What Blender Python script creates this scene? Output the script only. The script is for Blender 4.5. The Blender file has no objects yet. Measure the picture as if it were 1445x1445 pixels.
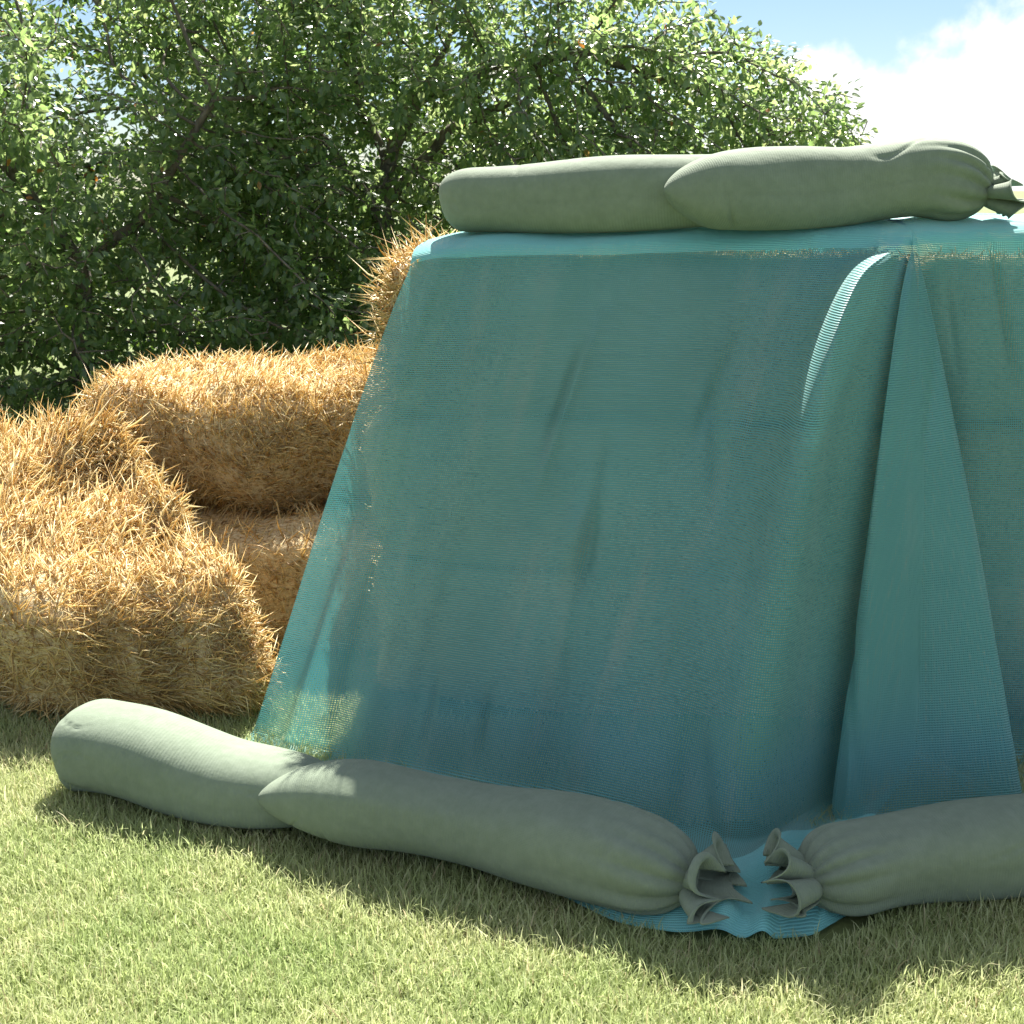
import bpy, math, random
import numpy as np
from mathutils import Vector, Matrix, noise as mnoise

random.seed(7)
rng = np.random.default_rng(11)
scene = bpy.context.scene
C = scene.collection
R = math.radians

# ------------------------------------------------------------------ helpers
def tag(o, label=None, cat=None, group=None, kind=None):
    if label: o['label'] = label
    if cat: o['category'] = cat
    if group: o['group'] = group
    if kind: o['kind'] = kind
    return o

def mesh_np(name, verts, quads=None, tris=None, mats=(), mat_idx=None, smooth=True, uv=None, parent=None, ngons=None):
    """Fast mesh from numpy arrays (quads first, then tris)."""
    me = bpy.data.meshes.new(name)
    verts = np.asarray(verts, dtype=np.float32)
    nq = 0 if quads is None else len(quads)
    nt = 0 if tris is None else len(tris)
    loops = []
    if nq: loops.append(np.asarray(quads, dtype=np.int32).ravel())
    if nt: loops.append(np.asarray(tris, dtype=np.int32).ravel())
    loops = np.concatenate(loops)
    starts = np.concatenate([np.arange(nq) * 4, nq * 4 + np.arange(nt) * 3]).astype(np.int32)
    me.vertices.add(len(verts)); me.vertices.foreach_set('co', verts.ravel())
    me.loops.add(len(loops)); me.loops.foreach_set('vertex_index', loops)
    me.polygons.add(nq + nt); me.polygons.foreach_set('loop_start', starts)
    me.polygons.foreach_set('use_smooth', np.full(nq + nt, smooth, dtype=bool))
    for m in mats: me.materials.append(m)
    if mat_idx is not None:
        me.polygons.foreach_set('material_index', np.asarray(mat_idx, dtype=np.int32))
    if uv is not None:
        l = me.uv_layers.new(name='UVMap')
        l.data.foreach_set('uv', np.asarray(uv, dtype=np.float32)[loops].ravel())
    me.update(calc_edges=True); me.validate()
    o = bpy.data.objects.new(name, me)
    C.objects.link(o)
    if parent: o.parent = parent
    return o

def empty(name, loc, rz=0.0):
    o = bpy.data.objects.new(name, None); C.objects.link(o)
    o.location = loc; o.rotation_euler = (0, 0, rz); o.empty_display_size = .1
    return o

def grid_quads(nu, nv, wrap_v=False):
    i = np.arange(nu - 1)[:, None]
    j = np.arange(nv if wrap_v else nv - 1)[None, :]
    j2 = (j + 1) % nv
    return np.stack([i * nv + j, (i + 1) * nv + j, (i + 1) * nv + j2, i * nv + j2], -1).reshape(-1, 4)

def norm(a):
    return a / np.maximum(np.linalg.norm(a, axis=-1, keepdims=True), 1e-9)

def sines(p, freqs, seed, n=5):
    """Smooth pseudo noise of points (N,d): sum of sines, about -1..1."""
    r = np.random.default_rng(seed)
    out = np.zeros(len(p))
    for k in range(n):
        d = r.normal(size=p.shape[1]) * freqs
        out += np.sin(p @ d + r.uniform(0, 6.28))
    return out / math.sqrt(n) * .8

def smoothstep(a, b, x):
    t = np.clip((x - a) / (b - a), 0, 1)
    return t * t * (3 - 2 * t)

# ------------------------------------------------------------------ node helpers
def new_mat(name):
    m = bpy.data.materials.new(name); m.use_nodes = True
    nt = m.node_tree; nt.nodes.clear()
    out = nt.nodes.new('ShaderNodeOutputMaterial')
    return m, nt, out

def nd(nt, t, **kw):
    n = nt.nodes.new(t)
    for k, v in kw.items(): setattr(n, k, v)
    return n

def math_n(nt, op, a, b=None, c=None, clamp=False):
    n = nd(nt, 'ShaderNodeMath', operation=op, use_clamp=clamp)
    for i, x in enumerate((a, b, c)):
        if x is None: continue
        if isinstance(x, (int, float)): n.inputs[i].default_value = x
        else: nt.links.new(x, n.inputs[i])
    return n.outputs[0]

def ramp(nt, fac, stops):
    r = nd(nt, 'ShaderNodeValToRGB')
    el = r.color_ramp.elements
    while len(el) < len(stops): el.new(.5)
    for e, (p, c) in zip(el, stops):
        e.position = p; e.color = (*c, 1)
    nt.links.new(fac, r.inputs[0])
    return r.outputs[0]

def mixc(nt, fac, a, b, blend='MIX'):
    n = nd(nt, 'ShaderNodeMix', data_type='RGBA', blend_type=blend)
    for s, x in ((0, fac), (6, a), (7, b)):
        if isinstance(x, (int, float)): n.inputs[s].default_value = x
        elif isinstance(x, tuple): n.inputs[s].default_value = (*x, 1)
        else: nt.links.new(x, n.inputs[s])
    return n.outputs[2]

def noise_n(nt, vec, scale, detail=4, rough=.55):
    n = nd(nt, 'ShaderNodeTexNoise')
    n.inputs['Scale'].default_value = scale
    n.inputs['Detail'].default_value = detail
    n.inputs['Roughness'].default_value = rough
    if vec is not None: nt.links.new(vec, n.inputs['Vector'])
    return n.outputs[0]

def leafy_shader(nt, out, col, trans_col, trans, rough=.45, spec=.4, normal=None):
    p = nd(nt, 'ShaderNodeBsdfPrincipled')
    nt.links.new(col, p.inputs['Base Color'])
    p.inputs['Roughness'].default_value = rough
    p.inputs['Specular IOR Level'].default_value = spec
    t = nd(nt, 'ShaderNodeBsdfTranslucent')
    nt.links.new(trans_col, t.inputs['Color'])
    mx = nd(nt, 'ShaderNodeMixShader'); mx.inputs[0].default_value = trans
    nt.links.new(p.outputs[0], mx.inputs[1]); nt.links.new(t.outputs[0], mx.inputs[2])
    nt.links.new(mx.outputs[0], out.inputs[0])
    return p

# ------------------------------------------------------------------ materials
def mat_leaf(name, stops, tstops, trans=.46, rough=.30):
    m, nt, out = new_mat(name)
    g = nd(nt, 'ShaderNodeNewGeometry')
    c = ramp(nt, g.outputs['Random Per Island'], stops)
    t = ramp(nt, g.outputs['Random Per Island'], tstops)
    leafy_shader(nt, out, c, t, trans, rough, .8)
    return m

LEAF_A = mat_leaf('leaf_green',
    [(0, (.032, .070, .024)), (.5, (.058, .108, .040)), (.9, (.10, .15, .065)), (.996, (.13, .17, .05)), (.9988, (.35, .11, .02))],
    [(0, (.31, .49, .14)), (.6, (.47, .64, .23)), (.996, (.60, .70, .30)), (.9988, (.6, .2, .02))])
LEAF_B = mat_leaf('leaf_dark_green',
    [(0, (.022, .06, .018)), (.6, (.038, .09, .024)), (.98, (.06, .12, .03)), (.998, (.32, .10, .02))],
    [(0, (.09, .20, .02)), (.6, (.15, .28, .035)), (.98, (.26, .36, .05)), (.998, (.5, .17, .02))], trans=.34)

def mat_bark():
    m, nt, out = new_mat('bark')
    tc = nd(nt, 'ShaderNodeTexCoord')
    mp = nd(nt, 'ShaderNodeMapping'); mp.inputs['Scale'].default_value = (1, 1, .25)
    nt.links.new(tc.outputs['Object'], mp.inputs[0])
    n = noise_n(nt, mp.outputs[0], 28, 6, .65)
    c = ramp(nt, n, [(.3, (.06, .048, .038)), (.55, (.15, .125, .105)), (.75, (.25, .22, .19))])
    p = nd(nt, 'ShaderNodeBsdfPrincipled'); p.inputs['Roughness'].default_value = .9
    nt.links.new(c, p.inputs[0])
    b = nd(nt, 'ShaderNodeBump'); b.inputs['Strength'].default_value = .5; b.inputs['Distance'].default_value = .02
    nt.links.new(n, b.inputs['Height']); nt.links.new(b.outputs[0], p.inputs['Normal'])
    nt.links.new(p.outputs[0], out.inputs[0])
    return m
BARK = mat_bark()

def mat_straw():
    m, nt, out = new_mat('straw_strand')
    g = nd(nt, 'ShaderNodeNewGeometry')
    c = ramp(nt, g.outputs['Random Per Island'],
             [(0, (.34, .19, .07)), (.08, (.62, .40, .15)), (.35, (.78, .57, .24)), (.65, (.83, .66, .33)), (.88, (.86, .73, .43)), (1, (.88, .78, .52))])
    leafy_shader(nt, out, c, c, .42, .42, .45)
    return m
STRAW = mat_straw()

def mat_bale():
    m, nt, out = new_mat('bale_straw')
    tc = nd(nt, 'ShaderNodeTexCoord')
    n1 = noise_n(nt, tc.outputs['Object'], 95, 5, .7)
    mp = nd(nt, 'ShaderNodeMapping'); mp.inputs['Scale'].default_value = (1, 1, 3.0); mp.inputs['Rotation'].default_value = (.3, .5, .2)
    nt.links.new(tc.outputs['Object'], mp.inputs[0])
    n2 = noise_n(nt, mp.outputs[0], 60, 6, .7)
    mx = math_n(nt, 'ADD', math_n(nt, 'MULTIPLY', n1, .5), math_n(nt, 'MULTIPLY', n2, .5))
    c = ramp(nt, mx, [(.36, (.16, .08, .03)), (.43, (.46, .29, .12)), (.51, (.70, .54, .29)), (.66, (.82, .70, .46))])
    p = nd(nt, 'ShaderNodeBsdfPrincipled'); p.inputs['Roughness'].default_value = .8
    nt.links.new(c, p.inputs[0])
    b = nd(nt, 'ShaderNodeBump'); b.inputs['Strength'].default_value = .9; b.inputs['Distance'].default_value = .02
    nt.links.new(mx, b.inputs['Height']); nt.links.new(b.outputs[0], p.inputs['Normal'])
    nt.links.new(p.outputs[0], out.inputs[0])
    return m
BALE = mat_bale()

def mat_sack():
    m, nt, out = new_mat('sage_sack_fabric')
    uvn = nd(nt, 'ShaderNodeUVMap')
    sp = nd(nt, 'ShaderNodeSeparateXYZ'); nt.links.new(uvn.outputs[0], sp.inputs[0])
    tc = nd(nt, 'ShaderNodeTexCoord')
    # woven ribs running round the sack plus a finer thread the other way
    rib = math_n(nt, 'SINE', math_n(nt, 'MULTIPLY', sp.outputs[0], 2 * math.pi / .0052))
    thr = math_n(nt, 'SINE', math_n(nt, 'MULTIPLY', sp.outputs[1], 2 * math.pi / .0034))
    n = noise_n(nt, tc.outputs['Object'], 6, 5, .6)
    nf = noise_n(nt, tc.outputs['Object'], 45, 4, .6)
    c = ramp(nt, n, [(.3, (.172, .216, .155)), (.7, (.206, .252, .187))])
    c = mixc(nt, .25, c, ramp(nt, nf, [(.35, (.130, .165, .115)), (.7, (.24, .285, .22))]))
    p = nd(nt, 'ShaderNodeBsdfPrincipled'); p.inputs['Roughness'].default_value = .85
    p.inputs['Specular IOR Level'].default_value = .2
    p.inputs['Sheen Weight'].default_value = .08
    nt.links.new(c, p.inputs[0])
    h = math_n(nt, 'ADD', math_n(nt, 'MULTIPLY', rib, .00035), math_n(nt, 'MULTIPLY', thr, .00012))
    h = math_n(nt, 'ADD', h, math_n(nt, 'MULTIPLY', nf, .0026))
    b = nd(nt, 'ShaderNodeBump'); b.inputs['Strength'].default_value = .5; b.inputs['Distance'].default_value = 1.0
    nt.links.new(h, b.inputs['Height']); nt.links.new(b.outputs[0], p.inputs['Normal'])
    nt.links.new(p.outputs[0], out.inputs[0])
    return m
SACK = mat_sack()

def mat_net(name, open_=True):
    m, nt, out = new_mat(name)
    uvn = nd(nt, 'ShaderNodeUVMap')
    sp = nd(nt, 'ShaderNodeSeparateXYZ'); nt.links.new(uvn.outputs[0], sp.inputs[0])
    fu = math_n(nt, 'FRACT', math_n(nt, 'MULTIPLY', sp.outputs[0], 1 / .0050))
    fv = math_n(nt, 'FRACT', math_n(nt, 'MULTIPLY', sp.outputs[1], 1 / .0054))
    du = math_n(nt, 'ABSOLUTE', math_n(nt, 'SUBTRACT', fu, .5))
    dv = math_n(nt, 'ABSOLUTE', math_n(nt, 'SUBTRACT', fv, .5))
    ns = noise_n(nt, uvn.outputs[0], 3.1, 3, .5)
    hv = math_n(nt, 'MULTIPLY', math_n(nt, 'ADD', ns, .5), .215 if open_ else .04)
    hole = math_n(nt, 'MULTIPLY', math_n(nt, 'LESS_THAN', du, .30), math_n(nt, 'LESS_THAN', dv, hv))
    n = noise_n(nt, uvn.outputs[0], 5, 4, .55)
    # thin rib: every yarn row is round
    rib = math_n(nt, 'COSINE', math_n(nt, 'MULTIPLY', fv, 2 * math.pi))
    c = ramp(nt, n, [(.3, (.140, .385, .385)), (.7, (.172, .44, .435))])
    smp = nd(nt, 'ShaderNodeMapping'); smp.inputs['Scale'].default_value = (9, 1.1, 1); nt.links.new(uvn.outputs[0], smp.inputs[0])
    streak = noise_n(nt, smp.outputs[0], 1.6, 6, .62)
    sm = nd(nt, 'ShaderNodeMapRange', interpolation_type='SMOOTHSTEP'); nt.links.new(streak, sm.inputs[0])
    sm.inputs[1].default_value = .50; sm.inputs[2].default_value = .78; sm.inputs[4].default_value = .55
    c = mixc(nt, sm.outputs[0], c, (.38, .52, .49))
    d = nd(nt, 'ShaderNodeBsdfPrincipled'); d.inputs['Roughness'].default_value = .5
    d.inputs['Specular IOR Level'].default_value = .45
    d.inputs['Sheen Weight'].default_value = .35; d.inputs['Sheen Roughness'].default_value = .35; d.inputs['Sheen Tint'].default_value = (.75, .95, .95, 1)
    nt.links.new(c, d.inputs[0])
    if not open_: c = mixc(nt, .6, c, (.24, .68, .68))  # near-closed mesh; the lighter cyan paints skylight into the colour
    nt.links.new(c, d.inputs[0])
    b = nd(nt, 'ShaderNodeBump'); b.inputs['Strength'].default_value = .5; b.inputs['Distance'].default_value = .0012
    nt.links.new(rib, b.inputs['Height']); nt.links.new(b.outputs[0], d.inputs['Normal'])
    t = nd(nt, 'ShaderNodeBsdfTranslucent')
    t.inputs['Color'].default_value = (.10, .40, .40, 1)
    mx = nd(nt, 'ShaderNodeMixShader'); mx.inputs[0].default_value = .21
    nt.links.new(d.outputs[0], mx.inputs[1]); nt.links.new(t.outputs[0], mx.inputs[2])
    tr = nd(nt, 'ShaderNodeBsdfTransparent')
    m2 = nd(nt, 'ShaderNodeMixShader')
    nt.links.new(hole, m2.inputs[0])
    nt.links.new(mx.outputs[0], m2.inputs[1]); nt.links.new(tr.outputs[0], m2.inputs[2])
    nt.links.new(m2.outputs[0], out.inputs[0])
    return m
NET = mat_net('teal_shade_mesh')
NET_SKYLIT = mat_net('teal_mesh_dense_skylit', False)

def mat_grass():
    m, nt, out = new_mat('grass_blade')
    g = nd(nt, 'ShaderNodeNewGeometry')
    tc = nd(nt, 'ShaderNodeTexCoord')
    n = noise_n(nt, tc.outputs['Object'], 2.2, 3, .5)
    c1 = ramp(nt, g.outputs['Random Per Island'], [(0, (.41, .47, .205)), (.5, (.54, .585, .30)), (.86, (.60, .635, .37)), (.94, (.62, .58, .37)), (1, (.60, .49, .32))])
    c2 = ramp(nt, n, [(.3, (.75, .85, .7)), (.7, (1.1, 1.05, 1.1))])
    c = mixc(nt, 1.0, c1, c2, 'MULTIPLY')
    leafy_shader(nt, out, c, c, .5, .5, .35)
    return m
GRASS = mat_grass()

def mat_soil():
    m, nt, out = new_mat('lawn_soil')
    tc = nd(nt, 'ShaderNodeTexCoord')
    n = noise_n(nt, tc.outputs['Object'], 14, 6, .65)
    n2 = noise_n(nt, tc.outputs['Object'], .6, 3, .5)
    c = ramp(nt, n, [(.35, (.10, .12, .04)), (.55, (.17, .20, .07)), (.72, (.24, .22, .12))])
    c = mixc(nt, .5, c, ramp(nt, n2, [(.35, (.07, .11, .03)), (.65, (.12, .16, .05))]))
    p = nd(nt, 'ShaderNodeBsdfPrincipled'); p.inputs['Roughness'].default_value = .95
    nt.links.new(c, p.inputs[0])
    b = nd(nt, 'ShaderNodeBump'); b.inputs['Strength'].default_value = .6; b.inputs['Distance'].default_value = .02
    nt.links.new(n, b.inputs['Height']); nt.links.new(b.outputs[0], p.inputs['Normal'])
    nt.links.new(p.outputs[0], out.inputs[0])
    return m
SOIL = mat_soil()

# ------------------------------------------------------------------ camera, light, sky
CAM_H, PITCH = 1.37, 14.26
cam = bpy.data.cameras.new('camera'); cam_o = bpy.data.objects.new('camera', cam); C.objects.link(cam_o)
cam_o.location = (0, 0, CAM_H); cam_o.rotation_euler = (R(90 - PITCH), 0, 0)
cam.sensor_width = 36; cam.lens = 1800 / 1445 * 36
cam.clip_start = .05; cam.clip_end = 1000
cam.dof.use_dof = True; cam.dof.focus_distance = 2.9; cam.dof.aperture_fstop = 16
scene.camera = cam_o

SUN_EL, SUN_AZ = 52.2, 9.0        # azimuth from +Y, negative = towards -X
sd = Vector((math.sin(R(SUN_AZ)) * math.cos(R(SUN_EL)), math.cos(R(SUN_AZ)) * math.cos(R(SUN_EL)), math.sin(R(SUN_EL))))
sun = bpy.data.lights.new('sun', 'SUN'); sun.energy = 5.0; sun.angle = R(.6); sun.color = (1, .95, .86)
sun_o = bpy.data.objects.new('sun', sun); C.objects.link(sun_o)
sun_o.rotation_euler = sd.to_track_quat('Z', 'Y').to_euler(); sun_o.location = (1, 6, 9)

def build_world():
    w = bpy.data.worlds.new('World'); scene.world = w; w.use_nodes = True
    nt = w.node_tree; nt.nodes.clear()
    out = nd(nt, 'ShaderNodeOutputWorld')
    sky = nd(nt, 'ShaderNodeTexSky', sky_type='NISHITA', sun_disc=False)
    sky.sun_elevation = R(SUN_EL); sky.sun_rotation = R(SUN_AZ % 360)
    sky.altitude = 300; sky.air_density = 1.0; sky.dust_density = .3; sky.ozone_density = 2.0
    b1 = nd(nt, 'ShaderNodeBackground'); b1.inputs[1].default_value = .034
    nt.links.new(mixc(nt, 1.0, sky.outputs[0], (.92, .97, 1.04), 'MULTIPLY'), b1.inputs[0])
    b2 = nd(nt, 'ShaderNodeBackground'); b2.inputs[0].default_value = (1, 1, 1, 1); b2.inputs[1].default_value = .40
    tc = nd(nt, 'ShaderNodeTexCoord')
    # cumulus bank low on the right, unseen clouds added overhead to neutralise the fill light
    nrm = nd(nt, 'ShaderNodeVectorMath', operation='NORMALIZE'); nt.links.new(tc.outputs['Generated'], nrm.inputs[0])
    v = nrm.outputs[0]
    n = noise_n(nt, v, 9, 7, .55)
    n2 = noise_n(nt, v, 2.3, 5, .55)
    dv = nd(nt, 'ShaderNodeVectorMath', operation='SUBTRACT'); nt.links.new(v, dv.inputs[0])
    c = Vector((.33, .943, -.025)).normalized(); dv.inputs[1].default_value = c
    sc_ = nd(nt, 'ShaderNodeVectorMath', operation='MULTIPLY'); nt.links.new(dv.outputs[0], sc_.inputs[0])
    sc_.inputs[1].default_value = (1 / .19, 1 / .19, 1 / .135)
    ln = nd(nt, 'ShaderNodeVectorMath', operation='LENGTH'); nt.links.new(sc_.outputs[0], ln.inputs[0])
    warp = math_n(nt, 'ADD', ln.outputs['Value'], math_n(nt, 'MULTIPLY', math_n(nt, 'SUBTRACT', n, .5), -1.3))
    mr = nd(nt, 'ShaderNodeMapRange', interpolation_type='SMOOTHSTEP'); nt.links.new(warp, mr.inputs[0])
    mr.inputs[1].default_value = 1.10; mr.inputs[2].default_value = .90
    mr2 = nd(nt, 'ShaderNodeMapRange', interpolation_type='SMOOTHSTEP'); nt.links.new(n2, mr2.inputs[0])
    mr2.inputs[1].default_value = .40; mr2.inputs[2].default_value = .62
    sz = nd(nt, 'ShaderNodeSeparateXYZ'); nt.links.new(v, sz.inputs[0])
    hi = nd(nt, 'ShaderNodeMapRange', interpolation_type='SMOOTHSTEP'); nt.links.new(sz.outputs[2], hi.inputs[0])
    hi.inputs[1].default_value = .16; hi.inputs[2].default_value = .38; hi.inputs[4].default_value = .62
    f = math_n(nt, 'MAXIMUM', mr.outputs[0], math_n(nt, 'MULTIPLY', mr2.outputs[0], hi.outputs[0]))
    mx = nd(nt, 'ShaderNodeMixShader'); nt.links.new(f, mx.inputs[0])
    nt.links.new(b1.outputs[0], mx.inputs[1]); nt.links.new(b2.outputs[0], mx.inputs[2])
    nt.links.new(mx.outputs[0], out.inputs[0])
build_world()

vs = scene.view_settings
scene.display_settings.display_device = 'sRGB'
vs.view_transform = 'Standard'; vs.look = 'None'; vs.exposure = 1.8; vs.gamma = 1
scene.cycles.use_denoising = True
scene.cycles.max_bounces = 10; scene.cycles.diffuse_bounces = 4; scene.cycles.transparent_max_bounces = 24
scene.cycles.transmission_bounces = 6; scene.cycles.glossy_bounces = 3
scene.cycles.sample_clamp_indirect = 8

# ------------------------------------------------------------------ ground and grass
def ground_z(x, y):
    return .006 * np.sin(x * 3.1 + y * 1.7) + .005 * np.sin(y * 4.3 - x * 2.2) - .004

def build_ground():
    xs = np.unique(np.concatenate([np.linspace(-3.5, 3.5, 71), np.linspace(-300, 300, 41)]))
    ys = np.unique(np.concatenate([np.linspace(0, 7, 71), np.linspace(-60, 600, 41)]))
    X, Y = np.meshgrid(xs, ys, indexing='ij')
    Z = ground_z(X, Y) * (np.hypot(X, Y - 3) < 6)
    o = mesh_np('lawn_ground', np.stack([X, Y, Z], -1).reshape(-1, 3), quads=grid_quads(len(xs), len(ys)), mats=[SOIL])
    tag(o, 'mown lawn ground stretching under the bales, bags and trees', 'lawn', kind='structure')
build_ground()

def build_grass(n_near=270000, n_far=45000):
    pts = []
    def samp(n, y0, y1, half, extra, p):
        y = y0 + (y1 - y0) * rng.random(n) ** p
        x = (rng.random(n) * 2 - 1) * (half * y + extra)
        return np.stack([x, y], -1)
    near = samp(n_near, 1.45, 3.7, .46, .18, .80)
    far = samp(n_far, 3.6, 7.0, .5, .6, .9)
    back = np.stack([rng.uniform(-5, 5, 9000), rng.uniform(.2, 1.5, 9000)], -1)
    sides = np.stack([rng.choice([-1, 1], 22000) * rng.uniform(1.3, 4, 22000), rng.uniform(1.2, 6, 22000)], -1)
    p = np.concatenate([near, far, back, sides])
    # pressed flat under the sacks and the net's skirt
    def seg_d(q, a, b):
        a, b = np.array(a), np.array(b); ab = b - a
        t = np.clip(((q - a) @ ab) / (ab @ ab), 0, 1)
        return np.linalg.norm(q - (a + t[:, None] * ab), axis=1)
    keep = np.ones(len(p), bool)
    keep &= ~((seg_d(p, (.34, 2.22), (.60, 2.22)) < .10))
    keep &= ~((seg_d(p, (.05, 2.45), (.5, 2.5)) < .10))
    keep &= ~((p[:, 1] > 3.15) & (p[:, 1] < 4.3) & (p[:, 0] > -.2) & (p[:, 0] < 1.9))
    # thin spots
    thin = sines(p, np.array([3.0, 3.0]), 5, 6) + .8 * sines(p, np.array([9.0, 9.0]), 6, 6)
    keep &= ~((thin < -1.45) & (rng.random(len(p)) < .8))
    p = p[keep]; N = len(p)
    clump = sines(p, np.array([14., 14.]), 9, 6)
    L = rng.gamma(9, .0030, N) * (1 + .13 * clump)
    L = np.clip(L, .012, .062)
    W = rng.uniform(.0008, .0016, N) * np.where(p[:, 1] > 3.6, 1.7, 1)
    az = rng.uniform(0, 2 * math.pi, N) + .6 * sines(p, np.array([6., 6.]), 21, 5)
    lean = np.abs(rng.normal(.42, .28, N))
    d = np.stack([np.cos(az), np.sin(az)], -1)
    side_a = az + math.pi / 2 + rng.normal(0, .5, N)
    s = np.stack([np.cos(side_a), np.sin(side_a), np.zeros(N)], -1)
    base = np.concatenate([p, ground_z(p[:, :1], p[:, 1:]) - .003], -1)
    V = np.zeros((N, 7, 3))
    for i, (t, w) in enumerate(((0, 1.0), (.38, .95), (.74, .65))):
        h = L * (t * np.cos(lean * .6 * t)); o = L * t * t * np.sin(lean) * 1.25
        c = base + np.concatenate([d * o[:, None], h[:, None]], -1)
        V[:, 2 * i] = c - s * (W * w)[:, None]; V[:, 2 * i + 1] = c + s * (W * w)[:, None]
    V[:, 6] = base + np.concatenate([d * (L * np.sin(lean) * 1.25)[:, None], (L * np.cos(lean * .75))[:, None]], -1)
    b = np.arange(N)[:, None] * 7
    quads = np.concatenate([b + np.array([[0, 1, 3, 2]]), b + np.array([[2, 3, 5, 4]])], 0)
    tris = b + np.array([[4, 5, 6]])
    o = mesh_np('grass', V.reshape(-1, 3), quads=quads, tris=tris, mats=[GRASS])
    tag(o, 'short pale green lawn grass in front of the sandbags', 'grass', kind='stuff')
build_grass()

# ------------------------------------------------------------------ straw bales
def rounded_box(dx, dy, dz, r, n):
    """Points and quads of a rounded box (centre at origin); returns verts, quads, normals."""
    V, Q, Nn = [], [], []
    h = np.array([dx, dy, dz]) / 2
    off = 0
    for ax in range(3):
        for sg in (-1, 1):
            a, b = (ax + 1) % 3, (ax + 2) % 3
            t = np.linspace(-1, 1, n)
            A, B = np.meshgrid(t, t, indexing='ij')
            P = np.zeros((n, n, 3)); P[..., ax] = sg * h[ax]; P[..., a] = A * h[a]; P[..., b] = B * h[b]
            P = P.reshape(-1, 3)
            core = np.clip(P, -(h - r), h - r)
            nn = norm(P - core)
            V.append(core + nn * r); Nn.append(nn)
            q = grid_quads(n, n) + off
            if sg < 0: q = q[:, ::-1]
            Q.append(q); off += n * n
    return np.concatenate(V), np.concatenate(Q), np.concatenate(Nn)

def strands(P, Nn, r, L0, W0, lie=.55, down=.12):
    """Tapered three-sided straws at points P with normals Nn -> verts, tris."""
    N = len(P)
    rnd = norm(r.normal(size=(N, 3)))
    tang = norm(rnd - (rnd * Nn).sum(1)[:, None] * Nn)
    # tangential direction follows slowly varying whorls, as in combed straw
    w = np.stack([sines(P, np.array([5., 5., 5.]), 31 + k, 4) for k in range(3)], -1)
    w = w - (w * Nn).sum(1)[:, None] * Nn
    tang = norm(tang * .8 + w * .9)
    out = np.where(r.random(N) < lie, r.uniform(.08, .40, N), r.uniform(.5, 1.6, N))
    D = norm(tang + Nn * out[:, None] - np.array([0, 0, down]))
    L = L0 * r.gamma(6, 1 / 6, N); L = np.clip(L, L0 * .4, L0 * 1.9)
    W = W0 * r.uniform(.6, 1.4, N)
    a = norm(np.cross(D, norm(r.normal(size=(N, 3)))))
    b = np.cross(D, a)
    bend = norm(r.normal(size=(N, 3))) * (L * .10)[:, None]
    V = np.zeros((N, 7, 3))
    for k in range(3):
        an = 2 * math.pi * k / 3
        ringd = a * math.cos(an) + b * math.sin(an)
        V[:, k] = P - Nn * .008 + ringd * (W * .85)[:, None]
        V[:, 3 + k] = P + D * (L * .5)[:, None] + bend + ringd * (W * .62)[:, None]
    V[:, 6] = P + D * L[:, None] - np.array([0, 0, .08]) * L[:, None]
    base = np.arange(N)[:, None] * 7
    T = []
    for k in range(3):
        k2 = (k + 1) % 3
        T += [base + np.array([[k, k2, 3 + k2]]), base + np.array([[k, 3 + k2, 3 + k]]), base + np.array([[3 + k, 3 + k2, 6]])]
    return V.reshape(-1, 3), np.concatenate(T, 0)

def bale(label, loc, rz, size, group, seed, n_str=9000, tilt=0.0, roll=0.0, rise=0.0, shear=0.0, L=.060, W=.0027, rad=.07, lump=.018, lie=.62, tuft=0.0):
    r = np.random.default_rng(seed)
    dx, dy, dz = size
    V, Q, Nn = rounded_box(dx, dy, dz, rad, 26)
    def deform(V, Nn):
        d = sines(V, np.array([7., 7., 8.]), seed, 5) * lump + sines(V, np.array([20., 20., 20.]), seed + 1, 5) * lump * .4
        return V + Nn * d[:, None]
    # sample straws on the surface (by area over the quads)
    p = V[Q]; ar = np.linalg.norm(np.cross(p[:, 1] - p[:, 0], p[:, 3] - p[:, 0]), axis=1)
    tq = np.clip((p[..., 1].mean(1) + .46 * dy) / (.92 * dy), 0, 1); ar = ar * (1 + rise * tq)
    pick = r.choice(len(Q), n_str, p=ar / ar.sum())
    u, v = r.random((n_str, 1)), r.random((n_str, 1))
    def bil(X):
        x = X[Q[pick]]
        return (x[:, 0] * (1 - u) + x[:, 1] * u) * (1 - v) + (x[:, 3] * (1 - u) + x[:, 2] * u) * v
    Vd = deform(V, Nn)
    SP, SN = bil(Vd), norm(bil(Nn))
    Ls = np.where(SP[:, 0] < -dx / 2 + .10, tuft, L) if tuft else np.full(n_str, L)
    SV, ST = strands(SP, SN, r, Ls, W, lie)
    verts = np.concatenate([Vd, SV]); tris = ST + len(Vd)
    mi = np.concatenate([np.zeros(len(Q)), np.ones(len(tris))])
    verts[:, 2] += dz / 2
    t_ = np.clip((verts[:, 1] + .46 * dy) / (.92 * dy), 0, 1) ** .85
    verts[:, 2] *= 1 + rise * t_
    verts[:, 0] += shear * (verts[:, 1] + dy / 2)
    o = mesh_np('straw_bale', verts, quads=Q, tris=tris, mats=[BALE, STRAW], mat_idx=mi)
    o.location = loc; o.rotation_euler = (tilt, roll, rz)
    tag(o, label, 'straw bale', group)
    return o

GL = 'loose straw bales piled beside the net'
GN = 'straw bales stacked under the teal net'
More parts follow.
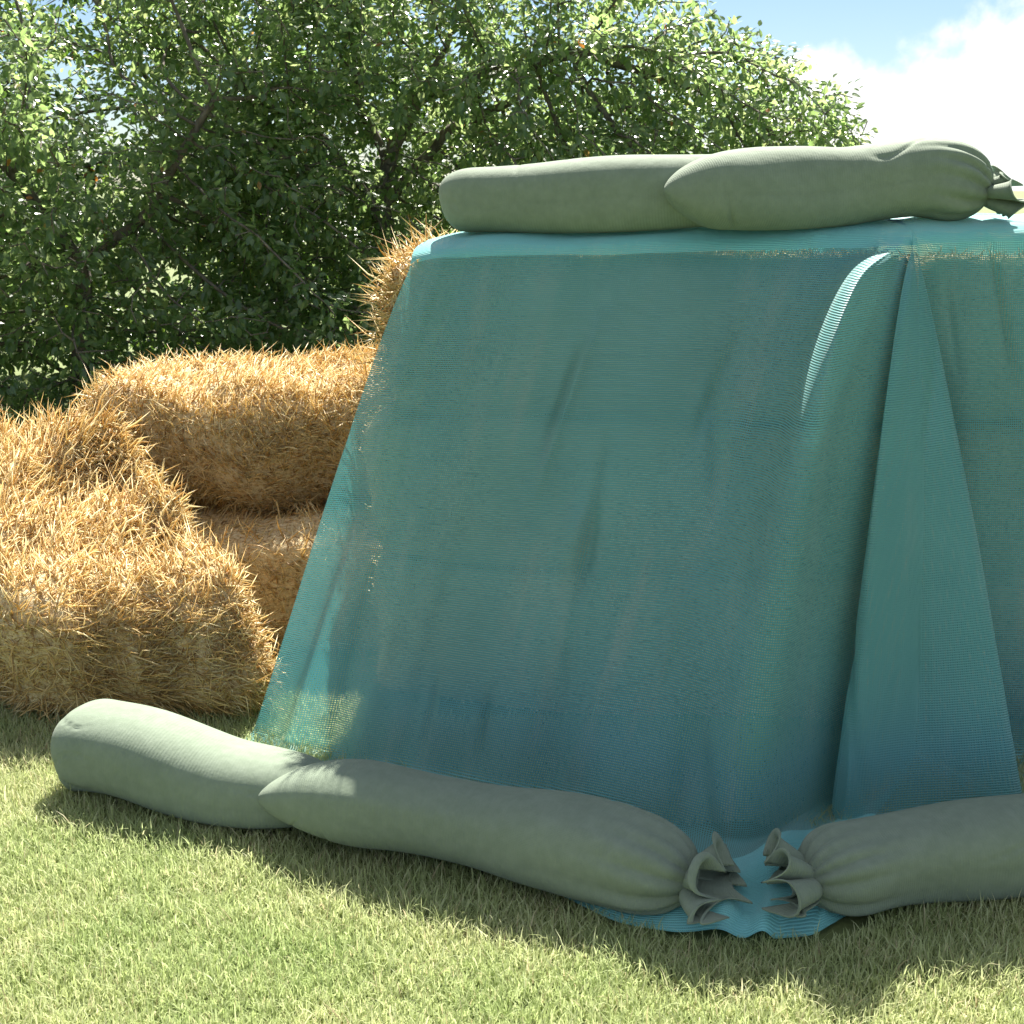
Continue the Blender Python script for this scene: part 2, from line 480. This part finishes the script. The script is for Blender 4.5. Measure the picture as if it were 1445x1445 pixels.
# the pile on the left
bale('slumped straw bale at the front of the pile, sloping down towards the sunlit sandbag',
     (-.995, 3.565, .0), R(2), (.68, .84, .36), GL, 3, 38000, rise=.82, shear=-.70, lump=.034, rad=.09, lie=.72, W=.0026)
bale('upper straw bale of the pile, its flat sunlit top level with the dark hedge foot',
     (-.80, 4.22, .36), R(-2), (1.14, .66, .42), GL, 4, 27000, rad=.13, lump=.030, W=.0026)
bale('lower straw bale of the pile, mostly hidden between the slumped bale and the net',
     (-.78, 3.98, 0.0), R(-4), (1.2, .80, .37), GL, 5, 9000)
bale('straw bale at the left picture edge, in shade behind the slumped bale',
     (-2.0, 3.9, 0.0), R(20), (.70, .9, .42), GL, 6, 9000)

# the covered stack: three layers
fd = Vector((.986, -.168, 0)); bd = Vector((.168, .986, 0)); a0 = -math.atan2(.168, .986)
for k in range(3):
    c = Vector((.345, 3.120, 0)) + bd * .262 + fd * (-.035 if k == 2 else .0)
    if k == 2:
        bale('top straw bale of the covered stack, bristly corner poking out of the net', (c.x, c.y, .40 * k), a0, (1.30, .46, .40), GN, 20 + k, 12000, L=.024, tuft=.085, lump=.010)
    else:
        c -= fd * .085
        bale('straw bale under the teal net, seen only through its mesh', (c.x, c.y, .40 * k), a0, (1.35 - .02 * k, .46, .41 - .01 * k), GN, 20 + k, 5500, L=.03)
for k in range(3):
    bale('straw bale under the teal net, seen only through its mesh', (1.60, 3.36, .40 * k), R(5), (1.22, .46, .395), GN, 40 + k, 4500, L=.026, lump=.010)

# ------------------------------------------------------------------ shade net
def build_net():
    # columns: top front point, ground point, bulge exponent, skirt end (plan), skirt height
    nodes = [
        ((-.250, 3.22, 1.205), (-.665, 3.03), .90, (-.86, 2.74), .012),
        ((-.190, 3.205, 1.220), (-.540, 2.95), .90, (-.60, 2.63), .012),
        ((-.110, 3.19, 1.226), (-.400, 2.885), .90, (-.42, 2.53), .012),
        ((.320, 3.12, 1.236), (-.02, 2.70), .92, (.0, 2.365), .012),
        ((.660, 3.06, 1.250), (.25, 2.57), .88, (.20, 2.165), .022),
        ((.850, 3.035, 1.258), (.40, 2.50), .50, (.32, 2.135), .036),
        ((.910, 3.02, 1.260), (.495, 2.435), .21, (.395, 2.125), .034),
        ((.922, 3.02, 1.260), (.66, 2.60), .36, (.475, 2.115), .035),
        ((.926, 3.02, 1.260), (1.00, 2.89), .60, (.55, 2.125), .036),
        ((.929, 3.02, 1.260), (.86, 2.72), .52, (.565, 2.13), .036),
        ((.9325, 3.019, 1.260), (.700, 2.550), .46, (.58, 2.14), .036),
        ((.935, 3.02, 1.260), (.93, 2.58), .68, (.74, 2.27), .012),
        ((.938, 3.02, 1.260), (1.175, 2.60), .95, (1.10, 2.30), .012),
        ((.940, 3.025, 1.260), (1.08, 2.80), .80, (1.12, 2.40), .012),
        ((.944, 3.03, 1.262), (.96, 2.99), .75, (1.14, 2.48), .012),
        ((1.06, 3.035, 1.268), (1.10, 2.86), .80, (1.22, 2.48), .012),
        ((1.60, 3.090, 1.272), (1.65, 2.88), .80, (1.70, 2.53), .012),
        ((2.40, 3.180, 1.272), (2.46, 2.98), .80, (2.50, 2.68), .012),
    ]
    T = np.array([n[0] for n in nodes]); B = np.array([n[1] for n in nodes]); K = np.array([n[2] for n in nodes])
    S = np.array([n[3] for n in nodes]); SH = np.array([n[4] for n in nodes])
    # arc length between columns: mean of the top and ground polylines
    dl = .25 * np.linalg.norm(np.diff(T[:, :2], axis=0), axis=1) + .75 * np.linalg.norm(np.diff(B, axis=0), axis=1)
    s = np.concatenate([[0], np.cumsum(dl)])
    NU = 560
    u = np.linspace(0, s[-1], NU)
    ip = lambda A: np.stack([np.interp(u, s, A[:, k]) for k in range(A.shape[1])], -1)
    Tu, Bu, Su = ip(T), ip(B), ip(S)
    Ku, SHu = np.interp(u, s, K), np.interp(u, s, SH)
    # round the bends a little along u
    def smooth(A, it):
        A = A.copy()
        for _ in range(it): A[1:-1] = .25 * A[:-2] + .5 * A[1:-1] + .25 * A[2:]
        return A
    Bu, Su, Ku, SHu, Tu = smooth(Bu, 22), smooth(Su, 60), smooth(Ku[:, None], 40)[:, 0], smooth(SHu[:, None], 40)[:, 0], smooth(Tu, 40)
    wr = .8 * np.exp(-((u - s[6]) / .07) ** 2)[:, None]           # a broad, soft ridge at the corner
    Bu = Bu * (1 - wr) + smooth(Bu, 50) * wr
    Ku = Ku * (1 - wr[:, 0]) + smooth(Ku[:, None], 90)[:, 0] * wr[:, 0]
    bdir = np.array([.168, .986]) * (1 - smoothstep(1.4, 2.6, u))[:, None] + np.array([-.10, .995]) * smoothstep(1.4, 2.6, u)[:, None]
    bdir = norm(bdir)
    NS, NF, NT, NB = 40, 190, 60, 50
    rows = []
    vlen = []
    # skirt: from its far hem to the foot of the face
    for i in range(NS):
        t = i / NS
        p = Su + (Bu - Su) * t
        z = .004 + SHu * 1.1 * math.sin(math.pi * min(1, t * 1.15)) ** .6 * (1 - .5 * t) + .006 * t
        hem = np.exp(-((t - .07) / .05) ** 2) * .012
        rows.append(np.concatenate([p, (z + hem)[:, None]], -1))
    for i in range(NF):
        q = 1 - i / NF
        f = max(0.0, (q - .022) / .978) ** Ku
        z = .012 + (Tu[:, 2] - .012) * (1 - q)
        p = Tu[:, :2] + (Bu - Tu[:, :2]) * f[:, None]
        rows.append(np.concatenate([p, z[:, None]], -1))
    for i in range(NT):
        t = i / NT
        p = Tu[:, :2] + bdir * (.62 * t)
        z = Tu[:, 2] + .036 * math.sin(math.pi * t) ** .45
        rows.append(np.concatenate([p, z[:, None]], -1))
    for i in range(NB + 1):
        q = i / NB
        p = Tu[:, :2] + bdir * (.62 + .26 * q ** .8)
        z = Tu[:, 2] * (1 - q) + .012 * q
        rows.append(np.concatenate([p, z[:, None]], -1))
    G = np.stack(rows, 1)                    # NU x NV x 3
    NV = G.shape[1]
    # smooth across v so that the top edge and the foot are rounded
    for _ in range(14):
        G[:, 1:-1] = .25 * G[:, :-2] + .5 * G[:, 1:-1] + .25 * G[:, 2:]
    # v coordinate = running length
    seg = np.linalg.norm(np.diff(G, axis=1), axis=2).mean(0)
    v = np.concatenate([[0], np.cumsum(seg)])
    # wrinkles along the normal
    du = np.gradient(G, axis=0); dv = np.gradient(G, axis=1)
    Nn = norm(np.cross(du, dv).reshape(-1, 3)).reshape(G.shape)
    UU, VV = np.meshgrid(u, v, indexing='ij')
    q = np.zeros(NV); q[:NS] = 1; q[NS:NS + NF] = 1 - np.arange(NF) / NF; q[NS + NF + NT:] = np.linspace(0, 1, NB + 1)
    Q = np.broadcast_to(q, UU.shape)
    face = np.zeros(NV); face[NS:NS + NF] = 1
    for _ in range(30): face[1:-1] = .25 * face[:-2] + .5 * face[1:-1] + .25 * face[2:]
    F = np.broadcast_to(face, UU.shape)
    pts = np.stack([UU.ravel(), VV.ravel()], -1)
    d = np.zeros(UU.shape)
    d += .020 * sines(pts, np.array([9., 1.3]), 51, 6).reshape(UU.shape) * (Q ** .8) * F     # hanging waves
    d += .008 * sines(pts, np.array([26., 3.2]), 52, 7).reshape(UU.shape) * F
    rn = sines(pts, np.array([15., 2.6]), 53, 6).reshape(UU.shape)
    d += -.018 * np.exp(-(rn / .10) ** 2) * F * smoothstep(-.2, .9, sines(pts, np.array([5., 4.]), 54, 5).reshape(UU.shape))
    d += .004 * sines(pts, np.array([12., 12.]), 55, 6).reshape(UU.shape) * (1 - F)
    # soft pleats near the left edge, growing towards the ground
    for (uc, w, amp) in ((.115, .022, .020), (.20, .016, -.016), (.285, .03, .016), (.40, .02, -.010), (.47, .025, .008)):
        d += amp * np.exp(-((UU - uc - .05 * (1 - Q)) / w) ** 2) * F * (.25 + .75 * Q)
    # slack creases
    for (uc, q0, q1, w, amp, sl) in ((.60, .15, .42, .010, -.007, .10), (.63, .1, .5, .012, .006, .12), (.95, .12, .4, .012, -.006, .14),
                                     (.70, .45, .62, .02, .009, -.04), (.745, .45, .66, .018, -.008, -.02), (.58, .78, 1.0, .012, -.008, -.10), (.44, .75, 1., .01, -.006, -.06),
                                     (1.02, .55, .8, .016, .007, .08), (.85, .72, 1., .02, .008, .05)):
        along = smoothstep(q0, q0 + .1, Q) * (1 - smoothstep(q1 - .1, q1 + .02, Q))
        d += 2.3 * amp * np.exp(-((UU - uc + sl * (Q - q0)) / w) ** 2) * along * F
    # crumpled hem and puddled cloth at the corner
    sk = np.zeros(NV); sk[:NS] = 1
    for _ in range(10): sk[1:-1] = .25 * sk[:-2] + .5 * sk[1:-1] + .25 * sk[2:]
    SK = np.broadcast_to(sk, UU.shape)
    uR = s[6]
    d2 = SK * np.exp(-((UU - uR - .08) / .16) ** 2) * (.015 + .018 * sines(pts, np.array([26., 20.]), 57, 6).reshape(UU.shape))
    st = np.linalg.norm(du, axis=2) / (u[1] - u[0])      # no wrinkles where the folds gather
    d *= smoothstep(.30, .75, st)
    sgn = -1.0 if Nn[NU // 3, NS + NF // 2, 1] > 0 else 1.0
    G = G + Nn * (d * sgn)[..., None]
    G[..., 2] += np.maximum(d2, 0)
    G[..., 2] = np.maximum(G[..., 2], .008)
    uv = np.stack([UU, VV], -1).reshape(-1, 2)
    o = mesh_np('shade_net', G.reshape(-1, 3), quads=grid_quads(NU, NV), mats=[NET, NET_SKYLIT], uv=uv,
                mat_idx=np.tile(((np.arange(NV - 1) < NS * .72) | ((np.arange(NV - 1) > NS + NF - 4) & (np.arange(NV - 1) < NS + NF + 30))).astype(int), NU - 1))  # skirt and top edge take the denser mesh with painted-in skylight
    tag(o, 'large teal mesh shade net draped over the straw stack and pinned by sandbags', 'shade net')
build_net()

# ------------------------------------------------------------------ sandbags
def sandbag(label, axis, rh, rw, seed, tip=.20, tie_at_end=True, blunt=.10, tip_pow=.92, end_tip=None, ruffle_dir=None, ruf_scale=1.0, floor=None):
    """axis: list of centre points from the pointed (sewn) end to the tied end."""
    r = np.random.default_rng(seed)
    A = np.array(axis, float)
    d = np.concatenate([[0], np.cumsum(np.linalg.norm(np.diff(A, axis=0), axis=1))])
    NL, NA = 230, 96
    length = d[-1]
    # finer sampling at both ends
    tt = np.linspace(0, 1, NL); tt = tt + .0 * tt
    tt = .5 - .5 * np.cos(tt * math.pi) * (.55) - .5 * (1 - 2 * tt) * .45
    def cr(x):
        x = x * (len(A) - 1); i = np.clip(x.astype(int), 0, len(A) - 2); f = (x - i)[:, None]
        p0, p1, p2, p3 = A[np.maximum(i - 1, 0)], A[i], A[i + 1], A[np.minimum(i + 2, len(A) - 1)]
        return .5 * (2 * p1 + (p2 - p0) * f + (2 * p0 - 5 * p1 + 4 * p2 - p3) * f ** 2 + (3 * p1 - p0 - 3 * p2 + p3) * f ** 3)
    P = cr(tt)
    dist = tt * length
    tan = norm(np.gradient(P, axis=0))
    side = norm(np.cross(tan, np.array([0, 0, 1.])))
    up = np.cross(side, tan)
    # radius profile: lens tip at the start, gathered shoulder at the end
    x0 = np.clip(dist / tip, 0, 1)
    prof_a = .05 + .95 * np.sin(x0 * math.pi / 2) ** tip_pow
    x1 = np.clip((length - dist) / blunt, 0, 1)
    prof_b = .13 + .87 * (1 - (1 - x1) ** 1.9) ** .72
    if end_tip:                       # sewn shut at this end too: a soft taper, no neck
        xe = np.clip((length - dist) / end_tip, 0, 1)
        prof_b = .06 + .94 * np.sin(xe * math.pi / 2) ** .8
    prof = np.minimum(prof_a, 1) * prof_b
    lum = 1 + .06 * np.sin(dist * 8 + seed) + .045 * np.sin(dist * 15 + seed * 2)
    an = np.linspace(0, 2 * math.pi, NA, endpoint=False)
    AN, TT = np.meshgrid(an, tt, indexing='xy')
    DD = TT * length
    ca, sa = np.cos(AN), np.sin(AN)
    ex = .86
    ca2 = np.sign(ca) * np.abs(ca) ** ex; sa2 = np.sign(sa) * np.abs(sa) ** ex
    Rr = prof * lum
    # gathered pleats near the tie
    pl = np.exp(-((length - DD) / (blunt * .95)) ** 2) * (0 if end_tip else 1)
    n_pl = 13
    ple = (np.abs(np.sin(AN * n_pl / 2 + .8 * np.sin(AN * 2 + seed))) - .6) * .24 * pl
    pl0 = np.exp(-(DD / (tip * .35)) ** 2)
    pts = np.stack([np.cos(AN).ravel() * .1, np.sin(AN).ravel() * .1, DD.ravel()], -1)
    w = sines(pts, np.array([14., 14., 9.]), seed, 6).reshape(AN.shape) * .045 + sines(pts, np.array([30., 30., 20.]), seed + 1, 6).reshape(AN.shape) * .014
    pl_in = 1 - np.exp(-(DD / .08) ** 2)
    rn = sines(pts, np.array([16., 16., 15.]), seed + 2, 6).reshape(AN.shape)
    w += -.042 * np.exp(-(rn / .07) ** 2) * pl_in * smoothstep(-.1, .8, sines(pts, np.array([10., 10., 8.]), seed + 3, 5).reshape(AN.shape))
    rad = Rr[:, None] * (1 + ple + w)
    G = P[:, None, :] + side[:, None, :] * (ca2 * rw * rad)[..., None] + up[:, None, :] * (sa2 * rh * rad)[..., None]
    # weight spreads the lower half
    low = np.clip(-sa, 0, 1)
    G += side[:, None, :] * (np.sign(ca) * low * .10 * rw * rad * np.abs(ca) ** .5)[..., None]
    if floor is not None:
        fz = floor(G[..., 0], G[..., 1]) if callable(floor) else floor
        k = .02
        dz = G[..., 2] - fz
        G[..., 2] = fz + np.where(dz > k, dz, k * np.exp(np.clip((dz - k) / k, -20, 0)))
    uv = np.stack([DD, AN * rw], -1).reshape(-1, 2)
    root_p = P[NL // 2].copy(); root_p[2] = G[..., 2].min()
    root = empty('sandbag', root_p)
    verts = G.reshape(-1, 3)
    ends = np.stack([G[0].mean(0), G[-1].mean(0)])
    i0, i1 = len(verts), len(verts) + 1
    verts = np.concatenate([verts, ends]) - root_p
    uv = np.concatenate([uv, [[0, 0], [length, 0]]])
    j = np.arange(NA); j2 = (j + 1) % NA
    tris = np.concatenate([np.stack([np.full(NA, i0), j, j2], -1), np.stack([np.full(NA, i1), (NL - 1) * NA + j2, (NL - 1) * NA + j], -1)])
    mesh_np('sack', verts, quads=grid_quads(NL, NA, True), tris=tris, mats=[SACK], uv=uv, parent=root)
    # tied neck with its frill of gathered cloth
    if tie_at_end:
        n0 = P[-1] - root_p
        dirv = np.array(ruffle_dir if ruffle_dir else tan[-1], float); dirv /= np.linalg.norm(dirv)
        a = norm(np.cross(dirv, np.array([0, 0, 1.]))); b = np.cross(a, dirv)
        NR, NA2 = 26, 150
        ang = np.linspace(0, 2 * math.pi, NA2, endpoint=False)
        t = np.linspace(0, 1, NR)
        AN2, T2 = np.meshgrid(ang, t, indexing='xy')
        nl = 7
        ph = seed * 1.7
        aw = AN2 + .35 * np.sin(AN2 + ph) + .22 * np.sin(2 * AN2 + ph * 2)
        lobe = np.abs(np.cos(nl * aw / 2 + ph)) ** .75            # wide round folds, sharp pinches between
        big = 1 + .28 * np.sin(AN2 * 2 + ph) + .12 * np.sin(AN2 * 3 + ph)
        rr = .015 * (1 - .5 * T2) + .052 * T2 ** .55 * (.15 + .85 * lobe * big)
        rr = rr * ruf_scale * 1.5
        sw = AN2 + .16 * T2 * np.sin(nl * aw + 2 * ph)            # folds lie over one another
        al = (-.012 + .075 * T2 - .012 * T2 * lobe + .018 * T2 * np.sin(AN2 + ph)) * ruf_scale
        al = al * 1.15 - .040 * T2 ** 3 * lobe * ruf_scale
        F = n0 + dirv * al[..., None] + a * (rr * np.cos(sw) * 1.1)[..., None] + b * (rr * np.sin(sw) * .66)[..., None]
        for _ in range(5): F = .25 * np.roll(F, 1, 1) + .5 * F + .25 * np.roll(F, -1, 1) if F.shape[1] == NA2 else .25 * np.roll(F, 1, 0) + .5 * F + .25 * np.roll(F, -1, 0)
        if floor is not None and not callable(floor):
            F[..., 2] = np.maximum(F[..., 2], .052 - root_p[2] + .012 * T2 * lobe)
        uvr = np.stack([T2 * .08, AN2 * .04], -1).reshape(-1, 2)
        o = mesh_np('tied_ruffle', F.reshape(-1, 3), quads=grid_quads(NR, NA2, True), mats=[SACK], uv=uvr, parent=root)
        so = o.modifiers.new('thick', 'SOLIDIFY'); so.thickness = .0032; so.offset = 0
        # binding round the neck
        NB_, NC = 60, 10
        B1, B2 = np.meshgrid(np.linspace(0, 2 * math.pi, NC, endpoint=False), np.linspace(0, 2 * math.pi, NB_, endpoint=False), indexing='xy')
        rm = .0165 + .0035 * np.cos(B1)
        Bv = n0 + dirv * (-.004 + .006 * np.sin(B1))[..., None] + a * (rm * np.cos(B2))[..., None] + b * (rm * np.sin(B2))[..., None]
        q1 = grid_quads(NB_, NC, True)
        lastq = np.stack([(NB_ - 1) * NC + np.arange(NC), np.arange(NC), (np.arange(NC) + 1) % NC, (NB_ - 1) * NC + (np.arange(NC) + 1) % NC], -1)
        mesh_np('tie', Bv.reshape(-1, 3), quads=np.concatenate([q1, lastq]), mats=[SACK], uv=np.zeros((NB_ * NC, 2)), parent=root)
    tag(root, label, 'sandbag', 'sage green sandbags holding the net down')
    return root

gz = .012
sandbag('pale sunlit sandbag on the lawn in front of the straw pile',
        [(-1.03, 2.80, .085), (-.965, 2.77, .102), (-.85, 2.715, .108), (-.64, 2.63, .072), (-.46, 2.585, .074), (-.36, 2.57, .072)],
        .094, .115, 1, tip=.13, tip_pow=.55, end_tip=.26, tie_at_end=False, floor=gz)
sandbag('long shaded sandbag before the net, its pointed end resting on the sunlit sandbag',
        [(-.550, 2.515, .095), (-.36, 2.49, .105), (-.08, 2.42, .088), (.16, 2.315, .084), (.352, 2.205, .070)],
        .086, .100, 2, tip=.32, blunt=.15, ruffle_dir=(.90, -.40, -.05), ruf_scale=1.35, floor=gz)
sandbag('sandbag at the lower right picture edge with its ruffle facing left',
        [(1.56, 2.47, .080), (1.33, 2.42, .090), (1.05, 2.34, .084), (.77, 2.285, .082), (.565, 2.215, .065)],
        .083, .096, 3, tip=.24, blunt=.15, ruffle_dir=(-.95, -.20, -.0), ruf_scale=1.4, floor=gz)
topz = lambda x, y: 1.246 + .026 * np.clip((x + .2) / 1.1, 0, 1)
sandbag('sandbag lying on top of the net, farther one, partly hidden by its neighbour',
        [(-.172, 3.40, 1.322), (-.10, 3.375, 1.338), (.10, 3.315, 1.342), (.34, 3.25, 1.354), (.56, 3.21, 1.364), (.70, 3.195, 1.358)],
        .090, .11, 4, tip=.20, tip_pow=.72, end_tip=.18, tie_at_end=False, floor=topz)
sandbag('sandbag on top of the net, at its upper right, ruffle end against the white cloud',
        [(.358, 3.09, 1.366), (.52, 3.13, 1.362), (.76, 3.165, 1.368), (.99, 3.185, 1.392), (1.15, 3.17, 1.356)],
        .094, .11, 5, tip=.20, blunt=.15, ruffle_dir=(.95, -.30, 0), ruf_scale=1.2, floor=topz)

# ------------------------------------------------------------------ trees
def grow(base, trunk_pts, ells, n_attr, step, infl, kill, seed, gaps=()):
    """Space colonisation. ells = list of (centre, radii, weight)."""
    r = np.random.default_rng(seed)
    w = np.array([e[2] for e in ells], float); w /= w.sum()
    pts = []
    for e, ww in zip(ells, w):
        n = int(n_attr * ww)
        d = norm(r.normal(size=(n, 3))) * (.30 + .70 * r.random((n, 1)) ** .5)
        pts.append(np.array(e[0]) + d * np.array(e[1]))
    At = np.concatenate(pts)
    At = At[At[:, 2] > .12]
    At = At[sines(At, np.array([2.6, 2.6, 2.6]), seed + 5, 6) > r.normal(-.55, .25, len(At))]   # clumps and gaps
    for (c0, c1) in gaps:             # openings through which the limbs show
        At = At[~np.all((At > np.array(c0)) & (At < np.array(c1)), axis=1)]
    nodes = [np.array(base, float)]; par = [-1]
    for chain in trunk_pts:
        k = int(np.argmin([np.linalg.norm(n_ - np.array(chain[0])) for n_ in nodes])) if len(nodes) > 1 else 0
        for t in chain:
            t = np.array(t, float)
            while np.linalg.norm(nodes[k] - t) > step * 1.2:
                nodes.append(nodes[k] + (t - nodes[k]) / np.linalg.norm(t - nodes[k]) * step + r.normal(0, .008, 3)); par.append(k); k = len(nodes) - 1
    nd_ = np.array(nodes)
    near = np.full(len(At), -1); nd2 = np.full(len(At), 1e9)
    for i, p in enumerate(nd_):
        dd = ((At - p) ** 2).sum(1); m = dd < nd2; nd2[m] = dd[m]; near[m] = i
    alive = np.ones(len(At), bool)
    for it in range(160):
        act = alive & (nd2 < infl ** 2)
        if not act.any(): break
        idx = near[act]; dirs = norm(At[act] - nd_[idx])
        acc = np.zeros((len(nd_), 3)); np.add.at(acc, idx, dirs)
        who = np.unique(idx)
        dv = norm(acc[who] + r.normal(0, .25, (len(who), 3)) + np.array([0, 0, .03]))
        newp = nd_[who] + dv * step
        start = len(nd_)
        nd_ = np.concatenate([nd_, newp]); par += list(who)
        A_i = np.where(alive)[0]
        for k, p in enumerate(newp):
            dd = ((At[A_i] - p) ** 2).sum(1); m = dd < nd2[A_i]
            j = A_i[m]; nd2[j] = dd[m]; near[j] = start + k
        alive &= nd2 > kill ** 2
        if len(nd_) > 16000: break
    par = np.array(par)
    n = len(nd_)
    rad = np.zeros(n); nch = np.zeros(n, int)
    np.add.at(nch, par[1:], 1)
    acc = np.zeros(n)
    e = 2.35
    for i in range(n - 1, -1, -1):
        rad[i] = max(acc[i], .0032 ** e) ** (1 / e)
        if par[i] >= 0: acc[par[i]] += rad[i] ** e
    return nd_, par, rad, nch

def tubes(nd_, par, rad, sides=6):
    idx = np.where(par >= 0)[0]
    a, b = nd_[par[idx]], nd_[idx]
    ra = np.minimum(rad[par[idx]], rad[idx] * 1.5); rb = rad[idx]
    t = norm(b - a)
    ref = np.where(np.abs(t[:, 2:]) < .9, np.array([[0, 0, 1.]]), np.array([[1., 0, 0]]))
    x = norm(np.cross(t, ref)); y = np.cross(t, x)
    ex = (b - a) * .08
    N = len(idx); V = np.zeros((N, 2 * sides, 3))
    for k in range(sides):
        an = 2 * math.pi * k / sides
        ring = x * math.cos(an) + y * math.sin(an)
        V[:, k] = a - ex + ring * ra[:, None]; V[:, sides + k] = b + ex + ring * rb[:, None]
    base = np.arange(N)[:, None] * 2 * sides
    Q = np.concatenate([base + np.array([[k, (k + 1) % sides, sides + (k + 1) % sides, sides + k]]) for k in range(sides)], 0)
    return V.reshape(-1, 3), Q

LEAF_SHAPE = np.array([  # (along, across, lift) of a pointed oval leaf folded on its midrib
    (0, 0, 0), (.28, .26, .05), (.62, .24, .04), (1.0, 0, -.06), (.62, -.24, .04), (.28, -.26, .05), (.33, 0, 0), (.66, 0, -.015)])
LEAF_T = np.array([(0, 6, 1), (0, 5, 6), (1, 6, 7), (1, 7, 2), (5, 7, 6), (5, 4, 7), (2, 7, 3), (4, 3, 7)])

def leaves(nd_, par, rad, per, size, r, max_rad=.012, spread=.10):
    idx = np.where((par >= 0) & (rad < max_rad))[0]
    rep = np.repeat(idx, per)
    N = len(rep)
    t = norm(nd_[rep] - nd_[par[rep]])
    f = r.random((N, 1))
    P = nd_[par[rep]] * (1 - f) + nd_[rep] * f
    rnd = norm(r.normal(size=(N, 3)))
    side = norm(rnd - (rnd * t).sum(1)[:, None] * t)
    D = norm(side * .8 + t * .55 + np.array([0, 0, -.28]) + r.normal(0, .25, (N, 3)))
    P = P + side * (r.random((N, 1)) * spread)
    up = norm(np.array([0, -.32, 1.]) + r.normal(0, .45, (N, 3)))
    S = norm(np.cross(D, up)); U = np.cross(S, D)
    L = size * r.uniform(.6, 1.25, N)
    V = P[:, None, :] + (D[:, None, :] * LEAF_SHAPE[None, :, 0:1] + S[:, None, :] * LEAF_SHAPE[None, :, 1:2] + U[:, None, :] * LEAF_SHAPE[None, :, 2:3]) * L[:, None, None]
    T = (np.arange(N)[:, None, None] * len(LEAF_SHAPE) + LEAF_T[None]).reshape(-1, 3)
    return V.reshape(-1, 3), T

def tree(name, label, cat, base, trunk_pts, ells, n_attr, per, size, seed, leafmat, step=.085, infl=.9, kill=.13, group=None, gaps=()):
    base = np.array(base, float)
    nd_, par, rad, nch = grow(base, trunk_pts, ells, n_attr, step, infl, kill, seed, gaps)
    r = np.random.default_rng(seed + 1)
    root = empty(name, tuple(base))
    V, Q = tubes(nd_ - base, par, rad)
    mesh_np('trunk', V, quads=Q, mats=[BARK], parent=root)
    LV, LT = leaves(nd_ - base, par, rad, per, size, r)
    mesh_np('crown', LV, tris=LT, mats=[leafmat], parent=root, smooth=False)
    tag(root, label, cat, group)
    print(name, 'nodes', len(nd_), 'leaves', len(LT) // 8)
    return root

GT = 'leafy trees behind the straw'
tree('broadleaf_tree', 'round-crowned sunlit broadleaf tree with forked grey trunk behind the upper sandbags', 'tree',
     (-.74, 8.1, 0), [[(-.76, 8.1, .7), (-.80, 8.05, 1.22)],
                      [(-.80, 8.05, 1.22), (-1.0, 7.95, 1.5), (-1.2, 7.9, 1.75), (-1.65, 7.9, 1.95)],
                      [(-.80, 8.05, 1.22), (-.72, 8.0, 1.6), (-.55, 8.0, 1.9), (-.3, 8.05, 2.35)],
                      [(-.76, 8.03, 1.5), (-.95, 8.05, 1.9), (-1.0, 8.1, 2.6)],
                      [(-.55, 8.0, 1.85), (-.05, 7.9, 2.05), (.5, 7.9, 2.15)],
                      [(-.76, 8.05, 1.25), (-.35, 8.2, 1.75), (.2, 8.3, 2.0)]],
     [((-.05, 8.1, 1.25), (2.3, 1.2, 1.50), 1.0), ((1.05, 8.0, 1.35), (1.2, .8, 1.0), .85), ((-.85, 8.2, 2.2), (1.7, 1.2, 1.3), .7)],
     9500, 14, .052, 101, LEAF_A, group=GT, kill=.11, step=.075, gaps=[((-1.25, 6.5, .8), (-.35, 8.05, 1.75))])
tree('broadleaf_tree', 'dense dark broadleaf tree at the left with a bright sunlit bulge of leaves', 'tree',
     (-2.5, 7.3, 0), [[(-2.45, 7.25, .6), (-2.4, 7.2, 1.0)], [(-2.4, 7.2, 1.0), (-2.8, 7.0, 1.6)], [(-2.4, 7.2, 1.0), (-1.9, 7.3, 1.3), (-1.6, 7.3, 1.9)]],
     [((-2.75, 6.4, 1.5), (.75, .6, .85), .6), ((-3.3, 6.7, 1.3), (.8, .7, 1.1), .5), ((-1.75, 7.5, .85), (1.5, .9, .85), .9), ((-2.3, 7.7, 1.6), (1.7, .9, 1.7), .7), ((-3.2, 7.2, .7), (1.3, .8, .75), .9), ((-2.5, 6.75, .5), (1.1, .4, .6), .6)],
     7600, 13, .053, 202, LEAF_A, group=GT)
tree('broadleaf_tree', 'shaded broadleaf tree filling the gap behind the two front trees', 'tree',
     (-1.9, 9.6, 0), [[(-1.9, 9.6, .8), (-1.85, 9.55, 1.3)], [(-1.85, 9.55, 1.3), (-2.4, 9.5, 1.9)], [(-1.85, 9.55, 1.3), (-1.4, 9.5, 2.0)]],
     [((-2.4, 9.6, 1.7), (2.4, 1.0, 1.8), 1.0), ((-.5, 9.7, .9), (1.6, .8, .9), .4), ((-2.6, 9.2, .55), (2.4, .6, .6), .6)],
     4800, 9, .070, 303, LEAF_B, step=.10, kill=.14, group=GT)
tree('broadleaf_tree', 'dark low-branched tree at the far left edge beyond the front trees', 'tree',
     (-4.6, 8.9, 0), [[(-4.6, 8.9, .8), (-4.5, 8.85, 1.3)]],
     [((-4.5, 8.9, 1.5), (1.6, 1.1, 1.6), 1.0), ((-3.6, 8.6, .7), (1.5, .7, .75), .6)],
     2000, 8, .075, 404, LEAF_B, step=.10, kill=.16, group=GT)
